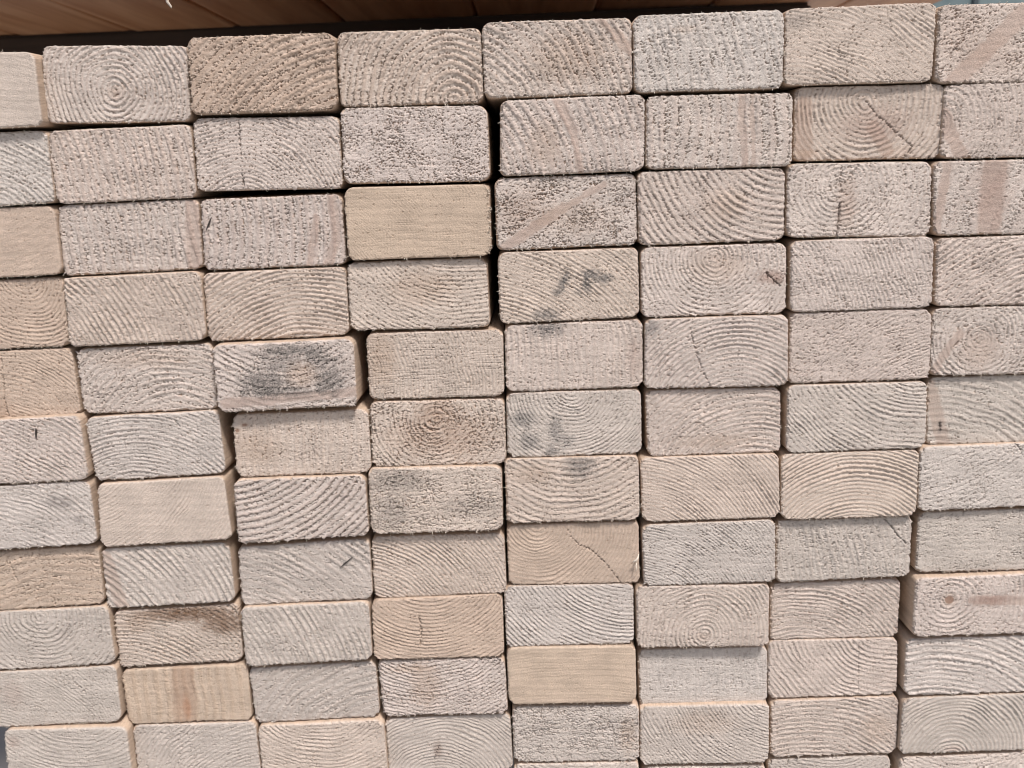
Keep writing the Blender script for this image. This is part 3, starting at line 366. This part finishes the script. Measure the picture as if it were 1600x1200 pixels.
    for (nm, cx, cy, rx, ry, s) in B.get('st', ()):
        d = np.hypot((u-cx)/max(rx, .4), (v-cy)/max(ry, .4))
        kk = 1.15 if nm in ('mould', 'ink') else .75
        m = np.clip(1 - sstep(.40, 1.30, d + stn*kk), 0, 1)*s*np.clip(.85+.75*stn, .15, 1)
        if nm in ('mould', 'ink'): m = np.clip(m*1.0*np.clip(.78 + .45*pit + .8*n, .22, 1.2), 0, .85)
        if nm in ('tan', 'rust'):
            m = m*(.45+.55*np.clip(pit+.3*(1-lw), 0, 1))
        m = m.reshape(shp)
        col = col*(1-m) + np.array(STAINS[nm])*m
    for (cx, cy, rx, ry) in B.get('kn', ()):
        d = np.hypot((u-cx)/rx, (v-cy)/ry) + .18*stn
        m = 1-sstep(.75, 1.1, d)
        hgt = hgt*(1-m) + (-.1-.25*np.exp(-d*d*6))*m
        m = (m*.85).reshape(shp)
        col = col*(1-m) + np.array((.27, .16, .11))*m
        ringk = (np.exp(-((d-1.25)/.3)**2)*.35).reshape(shp)
        col = col*(1-ringk) + np.array((.40, .29, .22))*ringk
    for (pts, wd) in B.get('cr', ()):
        jd = .62*perlin(u/1.1, v/1.1, seed+23)
        for i in range(len(pts)-1):
            d, t = segdist(u+jd, v+jd, pts[i], pts[i+1])
            tt = (i+t)/(len(pts)-1)
            wloc = wd*(.45+.55*np.sin(np.pi*np.clip(tt, .08, .92)))
            g = (1-sstep(wloc*.18, wloc*.18+.36, d))*sstep(-.45, -.05, perlin(u/1.6, v/1.6, seed+24)+(.6 if wd > .9 else 0))
            hgt = np.minimum(hgt, hgt*(1-g) - (.8+1.9*wd)*g)
    # rounded arris
    hgt -= .42*np.exp(-(edge/.42)**1.3)
    return hgt, np.clip(col, .02, .9)

def make_board(B, idx):
    seed = 11 + idx*29
    rs = np.random.RandomState(seed)
    q = B['q']; TL, TR, BR, BL = [np.array(t, float) for t in q]
    W = .5*((TR-TL)[0]+(BR-BL)[0]); H = .5*((TL-BL)[1]+(TR-BR)[1])
    v0, v1, lo = B['vis']
    us = axis_samples(-W/2, W/2, v0, v1, STEP, 6.0)
    vs = axis_samples(-H/2, H/2, lo, 60, STEP*.96, 6.0)
    nu, nv = len(us), len(vs)
    U, V = np.meshgrid(us, vs)                        # row 0 = bottom
    Rr = rs.uniform(3.8, 6.2, 4)                      # radius at BL, BR, TL, TR
    def halfw(V, rb, rt):
        cut = np.zeros_like(V)
        db = np.clip(rb - (V + H/2), 0, rb); cut += rb - np.sqrt(np.maximum(rb*rb-db*db, 0))
        dt = np.clip(rt - (H/2 - V), 0, rt); cut += rt - np.sqrt(np.maximum(rt*rt-dt*dt, 0))
        return cut
    cutL = halfw(V, Rr[0], Rr[2]); cutR = halfw(V, Rr[1], Rr[3])
    S = (U + W/2)/W
    Uc = -W/2 + cutL + S*(W - cutL - cutR)
    # slight sweep of the sides, as sawn and planed timber has
    def bil(Uc, V):
        s = ((Uc + W/2)/W)[..., None]; t = ((V + H/2)/H)[..., None]
        return BL*(1-s)*(1-t) + BR*s*(1-t) + TL*(1-s)*t + TR*s*t
    P = bil(Uc, V)
    P[..., 1] += .25*perlin(Uc/30, V*0+3.3, seed+40)*np.sign(V)
    edge = np.minimum(np.minimum(Uc + W/2 - cutL, W/2 - cutR - Uc), np.minimum(V + H/2, H/2 - V))
    edge = np.maximum(edge, 0)
    u, v = P[..., 0], P[..., 1]
    hgt, col = face_fields(B, u, v, seed, edge)
    # the freshly sawn ends are not quite square and have a chipped outline
    hgt = hgt + rs.uniform(-.012, .012)*u + rs.uniform(-.015, .015)*v
    clean = P.copy()
    fall = np.exp(-(edge/1.1)**1.5)
    rg = (.45 + .75*B['p'])
    side_w = np.where(Uc < 0, 1.15, .45)*(np.abs(Uc) > W/2-2.5) + np.where(V < 0, .95, .45)*(np.abs(V) > H/2-2.5)
    if idx_fuzzy == B['pos']: side_w = side_w + 2.0*(Uc > W/2-2.5)
    jit = perlin(u/1.1, v/1.1, seed+30)*.6 + perlin(u/.55, v/.55, seed+31)*.4 + .5*perlin(u/3.2, v/3.2, seed+33)
    ou = np.sign(Uc)*(np.abs(Uc) > W/2-3); ov = np.sign(V)*(np.abs(V) > H/2-3)
    chip = sstep(.05, .5, perlin(u/2.6, v/2.6, seed+35))
    amp = 1.75*rg*fall*side_w*(jit - .35 - .8*chip)
    P = P + np.stack([ou*amp, ov*amp], -1)
    N = nu*nv
    verts = np.empty((N, 3)); verts[:, 0] = P[..., 0].ravel(); verts[:, 2] = P[..., 1].ravel(); verts[:, 1] = -hgt.ravel()
    idg = np.arange(N).reshape(nv, nu)
    quads = np.stack([idg[:-1, :-1], idg[:-1, 1:], idg[1:, 1:], idg[1:, :-1]], -1).reshape(-1, 4)
    loop = np.concatenate([idg[0, :-1], idg[:-1, -1], idg[-1, :0:-1], idg[:0:-1, 0]])
    L = len(loop)
    cl = clean.reshape(-1, 2)[loop]
    ppos = verts[loop]
    wob = perlin(np.arange(L)/9.0, np.zeros(L)+.5, seed+32)
    rings, cols = [], []
    lc = col.reshape(-1, 3)[loop]
    streak = (1 + .10*wob + .07*rs.uniform(-1, 1, L))[:, None]
    sc = SIDE_COL*np.array((1, 1, 1)) * (.86 if B['tone'] in 'to' else 1.0)*rs.uniform(.92, 1.05)
    for (yy, mixv) in ((.5, .25), (2.6, 1.0), (70.0, 1.0), (DEPTH*1000, 1.0)):
        rr = np.empty((L, 3)); f = 0 if yy > 2 else .55
        rr[:, 0] = ppos[:, 0]*f + cl[:, 0]*(1-f); rr[:, 2] = ppos[:, 2]*f + cl[:, 1]*(1-f)
        if 50 < yy < 100: rr[:, 0] += .5*np.sign(cl[:, 0]); rr[:, 2] += 1.1*np.sign(cl[:, 1])
        if yy > 100: rr[:, 0] += 3.5*np.sign(cl[:, 0]); rr[:, 2] += 3.5*np.sign(cl[:, 1])
        rr[:, 1] = np.maximum(ppos[:, 1] + .3, yy) if yy < 2 else np.maximum(yy, ppos[:, 1]+.6 if yy < 5 else yy)
        rings.append(rr); cols.append(lc*(1-mixv) + sc*streak*mixv)
    allv = np.concatenate([verts]+rings)*.001
    allc = np.concatenate([col.reshape(-1, 3)]+cols)
    qs = [quads]; prev = loop
    for k in range(4):
        nx = N + k*L + np.arange(L)
        a, b = prev, np.roll(prev, -1); c, d = np.roll(nx, -1), nx
        qs.append(np.stack([b, a, d, c], -1)); prev = nx
    faces = np.concatenate(qs).astype(np.int32)
    me = bpy.data.meshes.new("lumber_board")
    me.vertices.add(len(allv)); me.vertices.foreach_set('co', allv.astype(np.float32).ravel())
    nf = len(faces)
    me.loops.add(nf*4); me.loops.foreach_set('vertex_index', faces.ravel())
    me.polygons.add(nf); me.polygons.foreach_set('loop_start', np.arange(0, nf*4, 4, dtype=np.int32))
    me.update(calc_edges=True)
    me.polygons.foreach_set('use_smooth', np.ones(nf, dtype=bool))
    at = me.color_attributes.new("col", 'FLOAT_COLOR', 'POINT')
    at.data.foreach_set('color', np.concatenate([allc, np.ones((len(allc), 1))], 1).astype(np.float32).ravel())
    me.materials.append(M_END)
    o = bpy.data.objects.new("lumber_board", me); COL.objects.link(o)
    cx, cz = B['c']
    o.location = (cx*.001, -B['d']*.001, CAM_Z + cz*.001)
    # frayed fibres standing off the chipped edges
    fv, ff = [], []
    nf_ = int(40 + 100*B['p'])
    if idx_fuzzy == B['pos']: nf_ += 50
    wts = np.ones(L)*.25
    dl = cl - np.array([(BL[0]+TR[0])/2, (BL[1]+TR[1])/2])
    wts[dl[:, 0] < -W/2+1] = 1.5; wts[dl[:, 1] < -H/2+1] = 1.2
    if idx_fuzzy == B['pos']: wts[dl[:, 0] > W/2-1] = 8
    vis = (cl[:, 0] > v0-2) & (cl[:, 0] < v1+2) & (cl[:, 1] > lo-2)
    wts = wts*vis
    if wts.sum() > 0:
        pick = rs.choice(L, nf_, p=wts/wts.sum())
        for k in pick:
            b0 = ppos[k].copy()
            out = np.array([dl[k, 0]/(W/2), 0, dl[k, 1]/(H/2)]); m = np.abs(out).max()
            out = np.where(np.abs(out) > .93*m, np.sign(out), 0.0); out /= max(1e-6, np.linalg.norm(out))
            tan = np.array([-out[2], 0, out[0]])
            ln = rs.uniform(.6, 1.7)*(1.6 if rs.rand() < .12 else 1)
            if idx_fuzzy == B['pos']: ln *= 1.5
            d1 = out*rs.uniform(.35, .9) + tan*rs.uniform(-.8, .8) + np.array([0, -rs.uniform(.1, .9), 0])
            d1 /= np.linalg.norm(d1)
            d2 = d1 + tan*rs.uniform(-.7, .7) + np.array([0, 0, -.2]); d2 /= np.linalg.norm(d2)
            wd = rs.uniform(.14, .34)
            b0 = b0 - out*.15 + np.array([0, .15, 0])
            m1 = b0 + d1*ln*.55; tip = m1 + d2*ln*.5
            base_i = len(fv)
            s1 = tan*wd; s2 = np.cross(d1, tan)*wd
            for c_, sc_ in ((b0, 1.0), (m1, .75)):
                for s_ in (s1, -.5*s1+.8*s2, -.5*s1-.8*s2):
                    fv.append(tuple((c_ + s_*sc_)*.001))
            fv.append(tuple(tip*.001))
            for j in range(3):
                jn = (j+1) % 3
                ff.append((base_i+j, base_i+jn, base_i+3+jn, base_i+3+j))
                ff.append((base_i+3+j, base_i+3+jn, base_i+6))
            ff.append((base_i+2, base_i+1, base_i))
        fr = mesh_object("frayed_fibre", fv, ff, M_SHAVING, True, o)
        fr['kind'] = 'stuff'
    for (x0, y0, x1, y1) in B.get('sl', ()):
        a = np.array([x0, 0, y0]); b = np.array([x1, 0, y1]); dr = b-a; dr /= np.linalg.norm(dr)
        sd_ = np.array([-dr[2], 0, dr[0]])
        pts = [a - sd_*.05, a + (b-a)*.35 - sd_*.42, a + (b-a)*.8 - sd_*.25, b, a+(b-a)*.7 + sd_*.28, a+(b-a)*.3 + sd_*.38]
        top = [tuple((p_ + np.array([0, -1.15, 0]))*.001) for p_ in pts]
        bot = [tuple((p_ + np.array([0, .2, 0]))*.001) for p_ in pts]
        n_ = len(pts)
        fcs = [tuple(range(n_-1, -1, -1)), tuple(range(n_, 2*n_))] + [(i, (i+1) % n_, n_+(i+1) % n_, n_+i) for i in range(n_)]
        so = mesh_object("dark_sliver", top+bot, fcs, M_SLIVER, False, o)
    return o

ORD = ['top', 'second', 'third', 'fourth', 'fifth', 'sixth', 'seventh', 'eighth', 'ninth', 'tenth', 'eleventh', 'twelfth']
COLN = ['far left column', 'second column', 'third column', 'fourth column', 'fifth column', 'sixth column', 'seventh column',
        'eighth column', 'far right edge']
idx_fuzzy = (3, 2)
for i, B in enumerate(BOARDS):
    c, r = B['pos']
    o = make_board(B, i)
    look = B['look']
    head = look if ' board' in look else look + ' board'
    place = ('top of the ' if r == 0 else ORD[r] + ' from top in ') + COLN[c]
    if c == 8: place = 'sixth row at the far right edge of the stack'
    tag(o, head + ', ' + place, 'lumber board', 'sawn boards stacked end on')

# ---------------------------------------------------------------- the pack above, seen from below across a dark gap
ZU = CAM_Z + .190
JO = [-.905, -.765, -.625, -.480, -.348, -.217, -.052, .095, .240, .410, .537]
UP_LOOK = ['outermost left', 'leftmost visible', 'second from left', 'orange-lit third from left', 'fourth from left', 'dark fifth from left', 'dark middle',
           'fourth from right', 'third from right', 'rightmost pale-lit']
for i in range(len(JO)-1):
    x0, x1 = JO[i]+.0004, JO[i+1]-.0004
    rs = np.random.RandomState(500+i)
    hw = (x1-x0)/2; r_ = .006; th = .038
    prof = []
    for (sx, sz, a0) in ((1, 0, -90), (1, 1, 0), (-1, 1, 90), (-1, 0, 180)):
        ccx = sx*(hw-r_); ccz = r_ if sz == 0 else th-r_
        for a in (0, 30, 60, 90):
            an = math.radians(a0+a); prof.append((ccx + r_*math.cos(an), ccz + r_*math.sin(an)))
    n_ = len(prof); vv = []
    ys = [0, .004, .3, .6, .9, DEPTH]
    off = rs.uniform(-.004, .002); dz = rs.uniform(0, .003)
    for j, yy in enumerate(ys):
        sx_ = .985 if j == 0 else 1
        for (a, b) in prof:
            vv.append((a*sx_, yy + (off if j < 2 else 0), b + dz*math.sin(yy*2.2+i) ))
    fcs = []
    for j in range(len(ys)-1):
        for k in range(n_):
            fcs.append((j*n_+k, j*n_+(k+1) % n_, (j+1)*n_+(k+1) % n_, (j+1)*n_+k))
    fcs.append(tuple(range(n_-1, -1, -1))); fcs.append(tuple((len(ys)-1)*n_+k for k in range(n_)))
    o = mesh_object("overhead_plank", vv, fcs, M_UPPER, True)
    o.location = ((x0+x1)/2, 0, ZU)
    tag(o, UP_LOOK[i] + ' brown plank overhead, seen from beneath above the dark gap', 'plank', 'planks of the pack above')

def beam(name, x0, x1, y0, y1, z0, z1, mat, label, cat, bev=.004):
    import bmesh
    bm = bmesh.new(); bmesh.ops.create_cube(bm, size=1)
    for v_ in bm.verts:
        v_.co = Vector(((v_.co.x)*(x1-x0), (v_.co.y)*(y1-y0), (v_.co.z+.5)*(z1-z0)))
    bmesh.ops.bevel(bm, geom=list(bm.edges), offset=bev, segments=2, affect='EDGES')
    me = bpy.data.meshes.new(name); bm.to_mesh(me); bm.free(); me.materials.append(mat)
    o = bpy.data.objects.new(name, me); COL.objects.link(o); o.location = ((x0+x1)/2, (y0+y1)/2, z0)
    return tag(o, label, cat)

beam("added_gap_beam", -.90, .36, .64, .73, CAM_Z+.1045, ZU-.0005, M_GAP_BEAM,  # added beam: blocks light from behind and makes the gap go dark
     "added near-black beam that closes and darkens the gap below the overhead planks", "gap_blocker")

# ---------------------------------------------------------------- loose shavings
def strip(name, pts, widths, thick, label):
    vv, fcs = [], []
    P_ = [Vector(p_) for p_ in pts]
    for i, p_ in enumerate(P_):
        t = (P_[min(i+1, len(P_)-1)] - P_[max(i-1, 0)]).normalized()
        s_ = t.cross(Vector((0, 1, 0))).normalized()*widths[i]/2; n_ = Vector((0, thick/2, 0))
        vv += [tuple(p_+s_+n_), tuple(p_+s_-n_), tuple(p_-s_-n_), tuple(p_-s_+n_)]
    for i in range(len(P_)-1):
        for k in range(4):
            fcs.append((i*4+k, i*4+(k+1) % 4, i*4+4+(k+1) % 4, i*4+4+k))
    fcs.append((3, 2, 1, 0)); e = (len(P_)-1)*4; fcs.append((e, e+1, e+2, e+3))
    o0 = Vector(pts[0]); vv = [tuple(Vector(v_)-o0) for v_ in vv]
    o = mesh_object(name, vv, fcs, M_SHAVING, True); o.location = o0
    return tag(o, label, 'wood shaving')

mmv = lambda x, y, z: (x*.001, y*.001, CAM_Z + z*.001)
strip("wood_shaving", [mmv(-206.5, -1.5, 191), mmv(-207.5, -4, 165), mmv(-206, -5, 135), mmv(-206.2, -6, 116), mmv(-208.6, -6, 108.8),
                       mmv(-208.8, -6, 107.0), mmv(-206.9, -6, 104.2), mmv(-206.6, -6, 103.2)],
      [.0006, .0007, .0009, .0014, .0021, .0017, .0011, .0004], .0003,
      "thin white curled wood fibre dangling from above at the top left")
strip("wood_shaving", [mmv(69.0, -2.6, -255.2), mmv(68.3, -4.2, -256.6), mmv(67.6, -4.6, -258.2), mmv(65.8, -4.4, -259.6), mmv(65.0, -4.0, -260.0)],
      [.0005, .0011, .0013, .0011, .0007], .0004,
      "pale curled shaving caught in the joint beside the cracked tan board")
strip("wood_shaving", [mmv(67.6, -2.2, -261.5), mmv(66.9, -3.6, -263.2), mmv(67.3, -3.9, -265.2), mmv(66.4, -3.4, -266.8)],
      [.0004, .0007, .0007, .0003], .0003,
      "tiny hooked shaving hanging just under the larger curled one")

# ---------------------------------------------------------------- what shows past the stack
m, n, l, b = new_mat("pale_concrete")
ns = n.new('ShaderNodeTexNoise'); ns.inputs['Scale'].default_value = 6; ns.inputs['Detail'].default_value = 8
cr = n.new('ShaderNodeValToRGB'); cr.color_ramp.elements[0].color = (.30, .29, .275, 1); cr.color_ramp.elements[1].color = (.44, .425, .40, 1)
tc = n.new('ShaderNodeTexCoord'); l.new(tc.outputs['Object'], ns.inputs[0]); l.new(ns.outputs[0], cr.inputs[0]); l.new(cr.outputs[0], b.inputs[0])
b.inputs['Roughness'].default_value = .8
g = mesh_object("yard_floor", [(-60, -60, 0), (60, -60, 0), (60, 60, 0), (-60, 60, 0)], [(0, 1, 2, 3)], m)
g['kind'] = 'structure'
m, n, l, b = new_mat("blue_grey_added_sheet"); b.inputs['Base Color'].default_value = (.085, .115, .135, 1); b.inputs['Roughness'].default_value = .6  # added sheet: keeps this ground dark, the floor being pale for bounce light
tx = [(-2.6 + 2.3*i/23, .85 + 2.6*j/23, .014 + .008*math.sin(i*1.3+j*.5) + .005*math.sin(j*2.1-i*.7)) for j in range(24) for i in range(24)]
tf = [(j*24+i, j*24+i+1, j*24+i+25, j*24+i+24) for j in range(23) for i in range(23)]
tp = mesh_object("added_sheet", [(x_+1.45, y_-2.1, z_) for x_, y_, z_ in tx], tf, m, True); tp.location = (-1.45, 2.1, 0)
tag(tp, "added dark blue-grey sheet on the ground, glimpsed past the bottom left corner", "added_sheet")

m, n, l, b = new_mat("teal_translucent_sheet")
b.inputs['Base Color'].default_value = (.27, .43, .47, 1); b.inputs['Roughness'].default_value = .35
wv = n.new('ShaderNodeTexNoise'); wv.inputs['Scale'].default_value = 3.5; wv.inputs['Detail'].default_value = 3
tc = n.new('ShaderNodeTexCoord'); l.new(tc.outputs['Object'], wv.inputs[0])
cr = n.new('ShaderNodeValToRGB'); cr.color_ramp.elements[0].color = (.07, .11, .125, 1); cr.color_ramp.elements[1].color = (.25, .32, .335, 1)
cr.color_ramp.elements[0].position = .35; cr.color_ramp.elements[1].position = .65
l.new(wv.outputs[0], cr.inputs[0]); l.new(cr.outputs[0], b.inputs['Base Color'])
m2, n, l, b2 = new_mat("dark_steel_frame"); b2.inputs['Base Color'].default_value = (.05, .07, .08, 1); b2.inputs['Roughness'].default_value = .5
root = bpy.data.objects.new("glazed_screen", None); COL.objects.link(root); root.location = (2.3, 3.2, 0)
tag(root, "pale teal glazed screen with thin dark bars, glimpsed above the top right board", "glazed screen")
import bmesh
def part(name, x0, x1, y0, y1, z0, z1, mat, par):
    bm = bmesh.new(); bmesh.ops.create_cube(bm, size=1)
    for v_ in bm.verts: v_.co = Vector((x0+(v_.co.x+.5)*(x1-x0), y0+(v_.co.y+.5)*(y1-y0), z0+(v_.co.z+.5)*(z1-z0)))
    me = bpy.data.meshes.new(name); bm.to_mesh(me); bm.free(); me.materials.append(mat)
    o = bpy.data.objects.new(name, me); COL.objects.link(o); o.parent = par
    return o
for k in range(10):
    x = -.9 + k*.30
    part("pane", x+.011, x+.289, 0, .012, .02, 2.3, m, root)
for k in range(11):
    x = -.9 + k*.30
    part("glazing_bar", x-.010, x+.010, -.012, .02, .02, 2.3, m2, root)
part("sill", -.93, 2.13, -.03, .04, 0, .019, m2, root)
